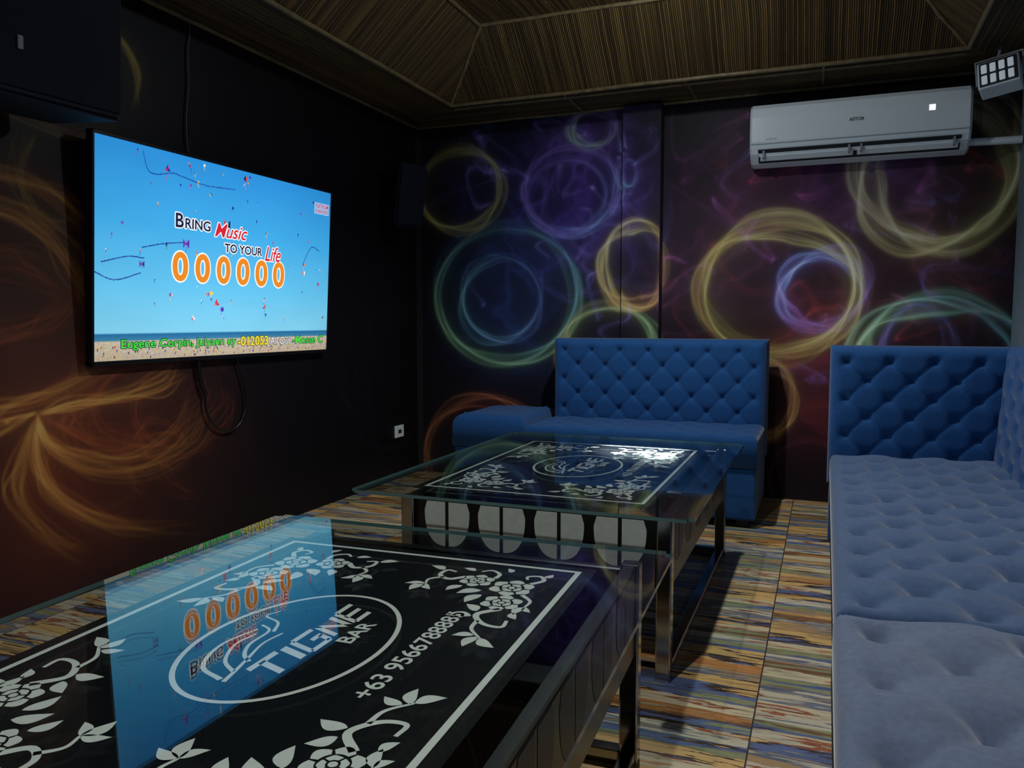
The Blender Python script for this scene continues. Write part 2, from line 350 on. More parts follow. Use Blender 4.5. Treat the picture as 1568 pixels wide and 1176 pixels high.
for k in range(14):
    cx = rng.uniform(150, 330); cy = rng.uniform(600, 700); rr = rng.uniform(50, 150)
    (y0, z0) = on_left(cx, cy); R_ = rr/1210*3.3
    ring(cvl, y0, z0, R_, R_*rng.uniform(.7, 1), BRN, DOR, .04, n=10, gain=.16, a0=rng.uniform(0, 3), a1=rng.uniform(4, 6))
for k in range(8):
    cx = rng.uniform(560, 760); cy = rng.uniform(380, 600); (y0, z0) = on_left(min(cx, 600), cy)
    ring(cvl, y0, z0, rng.uniform(.3, .9), rng.uniform(.3, .7), (50, 50, 75), (70, 45, 40), .04, n=10, gain=.05)
vv, uu = np.mgrid[0:cvl.nv, 0:cvl.nu]; uu = .6+uu*cvl.res; vv = vv*cvl.res
art = 1-np.exp(-(.8*cvl.a+.2*blur(cvl.a, 5))); hz = np.zeros_like(art); nzz = .3+1.2*fbm(uu, vv, .6, 13)
for px, py, rr, c in ((50, 640, .5, (85, 38, 18)), (60, 780, .5, (75, 28, 14)), (180, 720, .6, (62, 27, 15)), (60, 330, .4, (66, 40, 20)), (300, 650, .5, (40, 20, 16)), (40, 480, .4, (46, 28, 20))):
    y, z = on_left(px, py); hz += np.array(lin(c))*(np.exp(-((uu-y)**2+(vv-z)**2)/(2*(rr*.6)**2))*nzz)[..., None]
artl = np.clip(np.array((.006, .005, .007))+hz*.65+art*.58, 0, .9)
us = np.concatenate([np.linspace(YF, .6, 30)[:-1], np.linspace(.6, YB, 690)]); vs_ = np.linspace(0, ZC, 380)
UU, VV = np.meshgrid(us, vs_); UU = UU.ravel(); VV = VV.ravel()
gridmesh('wall_left', np.stack([np.full_like(UU, XL), UU, VV], 1), len(us), len(vs_), cvl.sample(UU, VV, artl), m_mural)

# pillar
pil = empty('pillar', (-1.06, 4.85, 0))
us = np.linspace(-1.177, -.945, 60); vs_ = np.linspace(0, ZC-.02, 470); UU, VV = np.meshgrid(us, vs_); UU = UU.ravel(); VV = VV.ravel()
gridmesh('face', np.stack([UU+1.06, np.full_like(UU, -.0501), VV], 1), len(us), len(vs_), cvb.sample(UU-.05, VV, artb), m_mural, pil)
box('core', (-.117, -.05, 0), (.115, .05, ZC-.02), m_dark, pil)

# ------------------------------------------------------------ shell
pyd('wall_right', ([(XR, YF, 0), (XR, YB, 0), (XR, YB, ZC), (XR, YF, ZC)], [(0, 1, 2, 3)]), m_wallpl)
pyd('wall_front', ([(XL, YF, 0), (XR, YF, 0), (XR, YF, ZC), (XL, YF, ZC)], [(0, 1, 2, 3)]), m_dark)
pyd('floor', ([(XL, YF, 0), (XR, YF, 0), (XR, YB, 0), (XL, YB, 0)], [(0, 1, 2, 3)]), m_floor)
x0, x1, y0, y1 = -2.16, .60, -.75, 4.45; s = .347; ZU = 2.68
V = [(XL, YF, ZC), (XR, YF, ZC), (XR, YB, ZC), (XL, YB, ZC), (x0, y0, ZC), (x1, y0, ZC), (x1, y1, ZC), (x0, y1, ZC), (x0+s, y0+s, ZU), (x1-s, y0+s, ZU), (x1-s, y1-s, ZU), (x0+s, y1-s, ZU)]
Fc = [(0, 1, 5, 4), (1, 2, 6, 5), (2, 3, 7, 6), (3, 0, 4, 7), (4, 5, 9, 8), (5, 6, 10, 9), (6, 7, 11, 10), (7, 4, 8, 11), (8, 9, 10, 11)]
ax = ['y', 'x', 'y', 'x', 'x', 'y', 'x', 'y', 'x']
me = bpy.data.meshes.new('ceiling'); me.from_pydata(V, [], Fc); uvl = me.uv_layers.new(name='UVMap')
for pl, a in zip(me.polygons, ax):
    for li in pl.loop_indices:
        co = me.vertices[me.loops[li].vertex_index].co
        uvl.data[li].uv = (co.x, co.y) if a == 'x' else (co.y, co.x)
mkobj('ceiling', me, m_reed)
tr_ = empty('trim_1', (0, 0, ZC))
def pole(a, b, rad=.011, nm='pole'):
    a = Vector(a)-Vector((0, 0, ZC)); b = Vector(b)-Vector((0, 0, ZC)); n = 14; pts = []
    for i in range(n+1):
        q = a.lerp(b, i/n); pts.append((q.x+random.uniform(-.004, .004), q.y+random.uniform(-.004, .004), q.z-rad*.6+random.uniform(-.003, .003)))
    tube(nm, pts, rad, m_bamboo, tr_)
for i, j in ((4, 5), (5, 6), (6, 7), (7, 4), (8, 9), (9, 10), (10, 11), (11, 8), (4, 8), (5, 9), (6, 10), (7, 11)): pole(V[i], V[j])
for i, j in ((0, 1), (1, 2), (2, 3), (3, 0)):
    a = Vector(V[i]); b = Vector(V[j]); c = Vector(((XL+XR)/2, (YF+YB)/2, ZC))
    sh = lambda q: (q.x+.02*(1 if q.x < c.x else -1), q.y+.02*(1 if q.y < c.y else -1), q.z)
    pole(sh(a), sh(b), .012)
for xx in (-1.45, -.75, -.05):
    pole((xx, 4.45, ZC), (xx, 4.88, ZC), .008)
pole((x0-.02, y1+.09, ZC), (x1, y1+.09, ZC), .009)
box('trim_2', (XL+.001, YB-.03, 0), (XL+.03, YB-.001, ZC-.03), m_dark)

# ------------------------------------------------------------ television
TY0, TY1, TZ0, TZ1 = 2.208, 3.747, .880, 1.768; XT = -2.575
tv = empty('television', (-2.60, (TY0+TY1)/2, (TZ0+TZ1)/2)); tx_, ty_, tz_ = tv.location
tv.rotation_euler = (0, math.radians(3.3), 0)
def T(x, y, z): return (x-tx_, y-ty_, z-tz_)
box('body', T(-2.612, TY0+.01, TZ0+.01), T(XT-.003, TY1-.01, TZ1-.01), m_black, tv, .006)
box('wall_mount', (-.036, -.25, -.02), (-.01, .25, .2), m_black, tv, .003)
for nm, a, b in (('bezel_top', (XT-.03, TY0, TZ1-.014), (XT+.004, TY1, TZ1)), ('bezel_bottom', (XT-.03, TY0, TZ0), (XT+.004, TY1, TZ0+.018)), ('bezel_left', (XT-.03, TY0, TZ0), (XT+.004, TY0+.012, TZ1)), ('bezel_right', (XT-.03, TY1-.012, TZ0), (XT+.004, TY1, TZ1))):
    box(nm, T(*a), T(*b), m_black, tv, .002, 1)
nu, nv = 640, 360; S, Tt = np.meshgrid(np.linspace(0, 1, nu), np.linspace(0, 1, nv)); S = S.ravel(); Tt = Tt.ravel()
def srgb(c): return np.array(lin(c))
def lerpc(t, stops):
    out = np.zeros((len(t), 3)); ts = [a for a, _ in stops]; cs = np.array([srgb(c) for _, c in stops])
    for c in range(3): out[:, c] = np.interp(t, ts, cs[:, c])
    return out
C = lerpc(Tt, [(0, (190, 170, 140)), (.085, (205, 190, 160)), (.092, (60, 130, 165)), (.120, (35, 105, 160)), (.128, (130, 208, 238)), (.35, (100, 196, 240)), (.65, (64, 170, 230)), (1, (42, 142, 216))])
C *= (1-.12*(2*(S-.45))**2)[:, None]
C *= (1+.12*(fbm(S*3, Tt*6, .6, 21)-.45))[:, None]
sand = Tt < .085; rn = rng.uniform(0, 1, len(S)); cl = np.stack([rng.uniform(.03, .8, len(S)) for _ in range(3)], 1)
kk = sand & (rn < .25); C[kk] = cl[kk]*.8
img = C.reshape(nv, nu, 3)
PAL = [(205, 50, 60), (30, 50, 170), (235, 200, 60), (40, 40, 100), (120, 60, 170), (240, 240, 240), (20, 60, 130), (230, 120, 60)]
def kite(cx, cy, sz, c, kind):
    c = srgb(c); c2 = srgb(PAL[rng.integers(0, len(PAL))])
    for dy in range(-sz, sz+1):
        for dx in range(-sz, sz+1):
            if kind == 0: ok = abs(dx)+abs(dy) <= sz                       # diamond
            elif kind == 1: ok = dy >= -sz//2 and abs(dx) <= (sz-dy)*.6      # delta
            elif kind == 2: ok = (abs(dx) > abs(dy)*.8 and abs(dx) <= sz) or dx == 0   # butterfly
            else: ok = dx*dx+dy*dy <= sz*sz*.6
            a, b = cx+dx, cy+dy
            if ok and 0 <= a < nu and 50 < b < nv: img[b, a] = c if dx*(1 if kind != 1 else dy) > 0 else c2
    x = cx
    for j in range(rng.integers(2, 3+3*sz)):   # tail
        x += rng.integers(-1, 2); y = cy-sz-j
        if 0 <= x < nu and 50 < y < nv: img[y, x] = c
for k in range(58): kite(int(rng.integers(8, nu-8)), int(rng.integers(62, nv-8)), int(rng.integers(1, 4)), PAL[rng.integers(0, len(PAL))], int(rng.integers(0, 4)))
for (px, py, sz, kd, c) in ((300, 250, 8, 2, (30, 30, 40)), (195, 205, 7, 2, (90, 40, 170)), (150, 330, 7, 1, (200, 50, 60)), (350, 345, 6, 0, (230, 60, 60)), (290, 88, 6, 3, (60, 60, 190)), (275, 100, 8, 1, (230, 110, 130)), (415, 95, 6, 1, (40, 60, 160)), (545, 172, 6, 3, (240, 240, 235)), (95, 162, 5, 2, (40, 60, 120)), (215, 72, 5, 1, (210, 60, 80)), (545, 190, 4, 0, (235, 150, 60)), (260, 118, 5, 0, (235, 215, 80)), (150, 200, 5, 3, (110, 190, 90)), (160, 112, 4, 0, (220, 210, 80)), (600, 150, 4, 0, (220, 60, 60))): kite(px, py, sz, c, kd)
for (p0, p1, p2) in (((13, 160), (66, 173), (100, 172)), ((0, 144), (40, 133), (93, 147)), ((96, 349), (113, 317), (165, 325)), ((165, 325), (240, 316), (320, 320)), ((95, 190), (140, 200), (190, 207)), ((540, 190), (570, 230), (600, 225))):
    q = catmull([p0, p1, p2], 500)
    for a, b in q.astype(int):
        img[min(b, nv-1), min(a, nu-1)] = srgb((30, 60, 150))
        if rng.random() < .25: img[min(b+1, nv-1), min(a, nu-1)] = srgb((30, 60, 150))
for k in range(160):     # people on the beach
    a = int(rng.integers(2, nu-3)); b = int(rng.integers(2, 27)); img[b:b+4, a:a+2] = srgb(PAL[rng.integers(0, len(PAL))])*.6
sy0, sy1, sz0, sz1 = TY0+.012, TY1-.012, TZ0+.018, TZ1-.014
m_screen = attrmat('tv_picture', .2, True, 1.05)
gridmesh('screen', np.stack([np.full_like(S, XT-tx_), sy0+(sy1-sy0)*S-ty_, sz0+(sz1-sz0)*Tt-tz_], 1), nu, nv, img.reshape(-1, 3), m_screen, tv)
def em(name, c, s=1.0): return pmat(name, (.01, .01, .01), .4, emit=lin(c), es=s)
e_w, e_o, e_r, e_g, e_y, e_n = em('e_white', (245, 248, 250)), em('e_orange', (238, 140, 30)), em('e_red', (215, 30, 50)), em('e_green', (70, 220, 60)), em('e_yellow', (240, 225, 40)), em('e_navy', (20, 25, 60))
RT = Matrix(((0, 0, 1), (1, 0, 0), (0, 1, 0))).to_4x4()
def tvtext(b, y, z, w, h, mat, lay=1, off=0, sh=0, out=None, g=.006):
    y *= .985
    if out:   # outline: eight shifted copies behind the letters
        for k in range(8):
            a = k*math.pi/4; m = RT.copy(); m.translation = Vector(T(XT+.0010+.00004*k, y+g*math.cos(a), z+g*math.sin(a))); text_mesh('caption_edge', b, out, tv, m, w, h, off, sh)
    m = RT.copy(); m.translation = Vector(T(XT+.0010*(lay+1), y, z)); text_mesh('caption', b, mat, tv, m, w, h, off, sh)
tvtext('B', 2.66, 1.452, .045, .060, e_n, out=e_w, off=.02, g=.005); tvtext('RING', 2.715, 1.452, .15, .044, e_n, out=e_w, off=.02, g=.005)
tvtext('Music', 2.895, 1.435, .215, .062, e_r, out=e_w, sh=.35, off=.01, g=.005)
tvtext('TO YOUR', 2.96, 1.370, .26, .040, e_n, out=e_w, off=.02, g=.005)
tvtext('Life', 3.245, 1.350, .12, .072, e_r, out=e_w, sh=.35, off=.01, g=.005)
for k in range(6): tvtext('0', 2.645+k*.133, 1.225, .088, .125, e_o, out=e_w, off=.03, g=.007)
tvtext('Eugene Corpin, Julyann uy', 2.38, .935, .66, .045, e_g, out=e_n, g=.003, off=.015)
tvtext('-012053', 3.06, .937, .22, .045, e_y, out=e_n, g=.003, off=.02)
tvtext('All Out', 3.30, .937, .16, .038, e_w, out=e_n, g=.003); tvtext('-Mosse C', 3.48, .937, .27, .040, e_g, out=e_n, g=.003, off=.01)
box('badge', T(XT, 3.59, 1.63), T(XT+.0008, 3.72, 1.69), em('e_badge', (150, 190, 230)), tv)
tvtext('PLATINUM', 3.655, 1.662, .11, .022, e_r, 1, .01); tvtext('KARAOKE', 3.655, 1.637, .11, .018, e_r, 1, .01)
# cables
cb_ = empty('power_cable', (XL+.02, 3, .8))
def cab(pts, rad, nm, x=XL+.02):
    out = []
    for a, b in pts:
        y, z = on_left(a, b, x); out.append((x-(XL+.02), y-3, z-.8))
    tube(nm, out, rad, m_black, cb_)
cab([(305, 545), (303, 580), (315, 600), (314, 625), (325, 650), (345, 662), (365, 655), (378, 625), (376, 590), (362, 548)], .005, 'loop')
cab([(303, 548), (305, 590), (316, 605)], .010, 'plug')
cc = empty('signal_cable', (XL+.01, 2.8, 2))
pts = []
for a, b in ((283, 18), (289, 40), (283, 80), (286, 130), (281, 180), (283, 225), (287, 245)):
    y, z = on_left(a, b); pts.append((.002, y-2.8, min(z, 2.36)-2))
tube('cord', pts, .004, pmat('grey_cord', (.05, .05, .055), .5), cc)
so = empty('wall_socket', (XL, 4.6, .32))
box('plate', (.001, -.055, -.04), (.012, .055, .04), m_white, so, .003); box('slot', (.0125, -.02, -.012), (.014, .02, .012), m_vent, so)

# ------------------------------------------------------------ speakers
def speaker(name, loc, w, h, d, rz, tilt, badge=False):
    e = empty(name, loc); e.rotation_euler = (0, tilt, rz)
    bm = bmesh.new()   # trapezoid cabinet, front +X
    P = [(0, -w*.38, ), (0, w*.38), (d, w*.5), (d, -w*.5)]
    vs1 = [bm.verts.new((a, b, -h/2)) for a, b in P]; vs2 = [bm.verts.new((a, b, h/2)) for a, b in P]
    bm.faces.new(vs1[::-1]); bm.faces.new(vs2)
    for i in range(4): j = (i+1) % 4; bm.faces.new((vs1[i], vs1[j], vs2[j], vs2[i]))
    bmesh.ops.bevel(bm, geom=bm.edges[:], offset=.012, segments=2, affect='EDGES')
    bmesh.ops.recalc_face_normals(bm, faces=bm.faces)
    me = bpy.data.meshes.new('cabinet'); bm.to_mesh(me); bm.free(); mkobj('cabinet', me, m_speaker, e)
    box('grille', (d-.004, -w*.46, -h*.46), (d+.008, w*.46, h*.46), m_grille, e, .004)
    if badge: box('badge', (d+.008, -.135, -.165), (d+.014, -.118, -.125), m_grey, e, .002, 1)
    else:
        for zz, rr in ((-h*.15, w*.34), (h*.3, w*.16)):
            bm = bmesh.new(); bmesh.ops.create_cone(bm, cap_ends=True, segments=40, radius1=rr, radius2=rr*.9, depth=.006, matrix=Matrix.Translation((d+.009, 0, zz)) @ Matrix.Rotation(math.pi/2, 4, 'Y'))
            me = bpy.data.meshes.new('driver_ring'); bm.to_mesh(me); bm.free(); mkobj('driver_ring', me, m_grille, e)
    box('bracket', (-.07, -.03, -.04), (.01, .03, .04), m_black, e, .004)
    return e
speaker('speaker', (XL+.10, 1.865, 2.04), .46, .60, .30, math.radians(-5), math.radians(3), True)
speaker('speaker', (XL+.11, 4.43, 1.85), .22, .38, .14, math.radians(-20), math.radians(10))

# ------------------------------------------------------------ sofas
def usphere(c, r_, fl=.5, n=10, m=5):
    V = [(c[0], c[1], c[2]+r_*fl)]; Fz = []
    for i in range(1, m+1):
        a = math.pi/2*i/m
        for j in range(n): V.append((c[0]+r_*math.sin(a)*math.cos(2*math.pi*j/n), c[1]+r_*math.sin(a)*math.sin(2*math.pi*j/n), c[2]+r_*fl*math.cos(a)))
    for j in range(n): Fz.append((0, 1+j, 1+(j+1) % n))
    for i in range(m-1):
        for j in range(n):
            a = 1+i*n+j; b = 1+i*n+(j+1) % n; Fz.append((a, a+n, b+n, b))
    return V, Fz
def cushion(name, w, h, T_, R, px_, py_, D, Cc, mat, parent, mw, margin=.06, res=.011, sig=.022, lump=.0, seed=1, cw=.10):
    nx = max(8, int(w/res)); ny = max(8, int(h/res))
    def axis(L_, n):
        e = np.array([0, .1, .25, .45, .7])*R; return np.concatenate([e, np.linspace(R, L_-R, n), L_-e[::-1]])
    xs = axis(w, nx); ys = axis(h, ny); nx = len(xs); ny = len(ys)
    nbx = max(1, round((w-2*margin)/px_)); nby = max(1, round((h-2*margin)/py_))
    px_ = (w-2*margin)/nbx; py_ = (h-2*margin)/nby
    def hf(X, Y):
        e = np.minimum(np.minimum(X, w-X), np.minimum(Y, h-Y)); e = np.clip(e, 0, R)
        z = T_-(R-np.sqrt(np.maximum(R*R-(R-e)**2, 0)))
        a = (X-margin)/px_; b = (Y-margin)/py_
        s1 = a+b; s2 = a-b; d1 = np.abs(s1-2*np.round(s1/2)); d2 = np.abs(s2-2*np.round(s2/2))
        ins = np.clip(np.minimum(np.minimum(X, w-X), np.minimum(Y, h-Y))/(margin*1.1), 0, 1)
        z = z-Cc*(np.exp(-d1/cw)+np.exp(-d2/cw))*ins
        bx = np.round(a); by = np.round(b); best = np.full(X.shape, 9.)
        for dx in (-1, 0, 1):
            for dy in (-1, 0, 1):
                i = bx+dx; j = by+dy; ok = ((i+j) % 2 == 0) & (i >= 0) & (i <= nbx) & (j >= 0) & (j <= nby)
                dd = np.hypot((a-i)*px_, (b-j)*py_); best = np.where(ok, np.minimum(best, dd), best)
        z = z-D*np.exp(-(best/sig)**1.2)
        if lump: z = z+lump*(fbm(X+seed, Y+seed, .22, seed)-.45)*ins
        return z
    Xg, Yg = np.meshgrid(xs, ys); Z = hf(Xg, Yg)
    Vv = np.stack([Xg.ravel(), Yg.ravel(), Z.ravel()], 1).tolist(); Fz = []
    for j in range(ny-1):
        for i in range(nx-1):
            a = j*nx+i; Fz.append((a, a+1, a+1+nx, a+nx))
    bl = [i for i in range(nx)]+[j*nx+nx-1 for j in range(1, ny)]+[(ny-1)*nx+i for i in range(nx-2, -1, -1)]+[j*nx for j in range(ny-2, 0, -1)]
    st = len(Vv)
    for b in bl: Vv.append([Vv[b][0], Vv[b][1], 0])
    n = len(bl)
    for k in range(n): Fz.append((bl[k], st+k, st+(k+1) % n, bl[(k+1) % n]))
    Fz.append(tuple(st+k for k in range(n-1, -1, -1)))
    for i in range(nbx+1):
        for j in range(nby+1):
            if (i+j) % 2: continue
            X = margin+i*px_; Y = margin+j*py_
            if min(X, w-X, Y, h-Y) < margin*.7: continue
            z = float(hf(np.array([X]), np.array([Y]))[0]); a, b = usphere((X, Y, z-.001), .011, .6); o = len(Vv)
            Vv += [list(q) for q in a]; Fz += [tuple(o+q for q in f) for f in b]
    return pyd(name, (Vv, Fz), mat, parent, mw, smooth=True)
def frame(xl, yl, zl, org):
    m = Matrix((Vector(xl), Vector(yl), Vector(zl))).transposed().to_4x4(); m.translation = Vector(org); return m
UP = (0, 0, 1)
# sectional along right wall
ss = empty('sectional_sofa', (.36, 1.7, 0)); o = ss.location
def S_(x, y, z): return (x-o.x, y-o.y, z)
FX = .035; YS = 1.76
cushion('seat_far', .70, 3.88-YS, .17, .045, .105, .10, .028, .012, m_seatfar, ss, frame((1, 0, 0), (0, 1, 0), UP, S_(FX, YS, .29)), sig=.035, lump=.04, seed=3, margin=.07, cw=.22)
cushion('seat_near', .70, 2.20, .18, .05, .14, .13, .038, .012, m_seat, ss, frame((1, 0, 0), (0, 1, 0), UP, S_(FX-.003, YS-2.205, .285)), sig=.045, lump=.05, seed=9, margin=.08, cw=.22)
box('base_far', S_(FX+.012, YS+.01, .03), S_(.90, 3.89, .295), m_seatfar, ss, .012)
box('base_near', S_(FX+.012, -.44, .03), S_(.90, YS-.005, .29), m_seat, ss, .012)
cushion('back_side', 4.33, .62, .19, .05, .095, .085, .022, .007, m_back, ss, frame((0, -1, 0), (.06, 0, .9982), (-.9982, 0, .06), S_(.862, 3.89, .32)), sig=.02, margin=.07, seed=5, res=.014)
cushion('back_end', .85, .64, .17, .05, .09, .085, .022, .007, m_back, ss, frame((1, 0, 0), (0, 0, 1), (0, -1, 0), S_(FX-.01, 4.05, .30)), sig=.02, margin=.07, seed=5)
box('back_end_base', S_(FX, 3.885, .03), S_(.88, 4.05, .305), m_back, ss, .012)
for a, b in ((.1, -.38), (.1, 1.6), (.1, 1.8), (.1, 3.95), (.82, -.38), (.82, 3.95)): box('foot', S_(a-.03, b-.03, 0), S_(a+.03, b+.03, .035), m_black, ss)
# back sofa
bs = empty('sofa', (-.92, 4.42, 0)); o = bs.location
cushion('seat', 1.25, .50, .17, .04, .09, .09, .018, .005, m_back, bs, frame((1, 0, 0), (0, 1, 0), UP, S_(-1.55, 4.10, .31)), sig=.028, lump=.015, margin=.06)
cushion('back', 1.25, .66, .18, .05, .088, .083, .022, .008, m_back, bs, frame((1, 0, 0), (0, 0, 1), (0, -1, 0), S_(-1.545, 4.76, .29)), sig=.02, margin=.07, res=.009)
box('base', S_(-1.545, 4.11, .04), S_(-.305, 4.75, .315), m_back, bs, .012)
for a, b in ((-1.48, 4.17), (-.37, 4.17), (-1.48, 4.69), (-.37, 4.69)): box('foot', S_(a-.03, b-.03, 0), S_(a+.03, b+.03, .045), m_black, bs)
ot = empty('ottoman', (-1.82, 4.47, 0)); o = ot.location
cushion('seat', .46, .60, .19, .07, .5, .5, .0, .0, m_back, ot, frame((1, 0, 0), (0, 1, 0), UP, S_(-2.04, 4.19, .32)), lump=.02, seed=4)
box('base', S_(-2.03, 4.20, .04), S_(-1.59, 4.78, .325), m_back, ot, .012)
for a, b in ((-1.98, 4.25), (-1.64, 4.25), (-1.98, 4.73), (-1.64, 4.73)): box('foot', S_(a-.03, b-.03, 0), S_(a+.03, b+.03, .045), m_black, ot)

# ------------------------------------------------------------ print artwork (local p,q)
class Art:
    def __init__(s): s.V = []; s.F = []
    def poly(s, pts):
        o_ = len(s.V); s.V += [tuple(q) for q in pts]; s.F.append(tuple(range(o_, o_+len(pts))))
    def stroke(s, P, w0, w1=None, m=24, closed=False):
        q = catmull(P, m) if not closed else np.array(P, float); w1 = w0 if w1 is None else w1
        d = np.gradient(q, axis=0)
        if closed: d = np.roll(q, -1, 0)-np.roll(q, 1, 0)
        d /= np.maximum(np.linalg.norm(d, axis=1), 1e-9)[:, None]; nrm = np.stack([-d[:, 1], d[:, 0]], 1)
        n = len(q); w = np.linspace(w0, w1, n)[:, None]/2; o_ = len(s.V)
        for a, b in zip(q+nrm*w, q-nrm*w): s.V += [tuple(a), tuple(b)]
        for i in range(n if closed else n-1):
            a = o_+2*i; b = o_+2*((i+1) % n); s.F.append((a, a+1, b+1, b))
    def leaf(s, c, ang, l, w, bend=.25):
        top = []; bot = []
        for i in range(11):
            t = i/10; wd = w*math.sin(math.pi*t**.8)*.5; y_ = bend*l*math.sin(math.pi*t)*.5
            top.append((t*l, y_+wd)); bot.append((t*l, y_-wd))
        P = top+bot[-2:0:-1]; ca, sa = math.cos(ang), math.sin(ang)
        s.poly([(c[0]+x*ca-y*sa, c[1]+x*sa+y*ca) for x, y in P])
    def petal(s, c, r1, r2, a, half):
        P = []
        for i in range(9):
            t = -half+2*half*i/8; rr = r2*(1-.16*(abs(t)/half)**3)+r2*.04*math.cos(t*9); P.append((c[0]+rr*math.cos(a+t), c[1]+rr*math.sin(a+t)))
        for i in range(7):
            t = half-2*half*i/6; P.append((c[0]+r1*math.cos(a+t*.85), c[1]+r1*math.sin(a+t*.85)))
        s.poly(P)
    def rose(s, c, r_):
        s.poly([(c[0]+r_*.17*math.cos(i*.63), c[1]+r_*.17*math.sin(i*.63)) for i in range(10)])
        for k in range(4): s.petal(c, r_*.25, r_*.52, k*math.pi/2+.4, .70)
        for k in range(6): s.petal(c, r_*.60, r_*1.05, k*2*math.pi/6, .48)
def corner(A, fx, fy, P0):
    B = Art()
    B.rose((.135, .095), .045); B.rose((.225, .085), .040); B.rose((.115, .182), .036)
    B.stroke([(.26, .075), (.30, .108), (.34, .08), (.345, .042), (.312, .042)], .015, .007)
    B.stroke([(.33, .095), (.37, .09), (.405, .06)], .010, .005)
    B.stroke([(.10, .215), (.125, .245), (.105, .275), (.07, .272), (.075, .248)], .014, .007)
    B.stroke([(.115, .26), (.14, .285), (.17, .28)], .010, .005)
    B.stroke([(.10, .065), (.07, .045), (.045, .06), (.055, .085), (.075, .08)], .012, .006)
    B.stroke([(.09, .15), (.06, .15), (.04, .175), (.055, .195)], .011, .006)
    B.stroke([(.17, .06), (.20, .033), (.235, .033)], .010, .005)
    for c, a, l, w in (((.405, .06), -.9, .05, .024), ((.40, .065), .2, .05, .022), ((.395, .075), 1.2, .04, .02), ((.31, .115), 1.4, .05, .026), ((.285, .115), 2.3, .045, .024), ((.235, .033), .2, .045, .02), ((.235, .033), -.7, .03, .015),
                       ((.17, .28), .3, .05, .024), ((.17, .28), 1.3, .045, .02), ((.17, .28), -.7, .04, .018), ((.07, .28), 2.0, .045, .022), ((.055, .21), 1.9, .035, .018), ((.04, .13), 2.6, .03, .016), ((.05, .05), 3.6, .03, .016),
                       ((.17, .15), .9, .055, .028), ((.195, .14), .3, .055, .026), ((.27, .045), -.5, .035, .018), ((.155, .20), .5, .045, .022)):
        B.leaf(c, a, l, w)
    o_ = len(A.V)
    for (p_, q_) in B.V: A.V.append((P0[0]+fx*p_, P0[1]+fy*q_))
    for f in B.F: A.F.append(tuple(o_+i for i in f))
PL, QW = 1.09, .75
art_ = Art()
hl, hw = PL/2, QW/2
for a, b in (((-hl, -hw), (hl, -hw)), ((-hl, hw), (hl, hw)), ((-hl, -hw), (-hl, hw)), ((hl, -hw), (hl, hw))):
    if a[1] == b[1]: art_.poly([(a[0]-.006, a[1]-.006), (b[0]+.006, a[1]-.006), (b[0]+.006, a[1]+.006), (a[0]-.006, a[1]+.006)])
    else: art_.poly([(a[0]-.006, a[1]+.006), (a[0]+.006, a[1]+.006), (a[0]+.006, b[1]-.006), (a[0]-.006, b[1]-.006)])
for fx, fy in ((1, 1), (1, -1), (-1, 1), (-1, -1)): corner(art_, fx, fy, (-fx*(hl-.012), -fy*(hw-.012)))
art_.stroke([(.235*math.cos(t)+.01, .165*math.sin(t)) for t in np.linspace(0, 2*math.pi, 90)[:-1]], .009, closed=True)
# swoosh icon in the oval (p along +Y, q up = -X)
art_.stroke([(-.16, .02), (-.13, .08), (-.05, .11), (.03, .095)], .010, .004)
art_.stroke([(-.13, .02), (-.10, .06), (-.04, .088), (.01, .083)], .008, .004)
art_.stroke([(-.09, .02), (-.07, .045), (-.03, .065), (.03, .07), (.05, .10)], .008, .005)
art_.stroke([(-.165, .01), (-.12, .02), (-.08, .03), (-.02, .045), (.03, .04)], .008, .004)
art_.stroke([(.03, .06), (.07, .08), (.09, .12), (.12, .11)], .007, .003)
# stylised wide block lettering: slanted strokes
def blk(p0, q0, pts_, w=.011):
    for (a, b), (c, d) in pts_:
        sh = lambda p_, q_: (p0+p_+q_*.35, q0+q_)
        A_, B_ = sh(a, b), sh(c, d)
        if abs(b-d) < 1e-6: art_.poly([(A_[0], A_[1]-w/2), (B_[0], B_[1]-w/2), (B_[0]+w*.35, B_[1]+w/2), (A_[0]+w*.35, A_[1]+w/2)])
        else: art_.poly([(A_[0]-w*.6, A_[1]), (A_[0]+w*.6, A_[1]), (B_[0]+w*.6, B_[1]), (B_[0]-w*.6, B_[1])])
h_ = .055; q_0 = -.055
blk(-.140, q_0, [((.0, h_), (.075, h_)), ((.036, 0), (.036, h_))], .013)
blk(-.045, q_0, [((0, 0), (0, h_))], .015)
blk(-.020, q_0, [((0, 0), (.055, 0)), ((0, h_), (.06, h_)), ((0, 0), (0, h_)), ((.055, 0), (.055, h_*.5)), ((.028, h_*.5), (.058, h_*.5))])
blk(.055, q_0, [((0, 0), (0, h_)), ((0, h_), (.048, 0)), ((.048, 0), (.048, h_))])
blk(.122, q_0, [((0, 0), (.05, 0)), ((0, h_), (.055, h_)), ((0, 0), (0, h_)), ((0, h_*.5), (.05, h_*.5))])
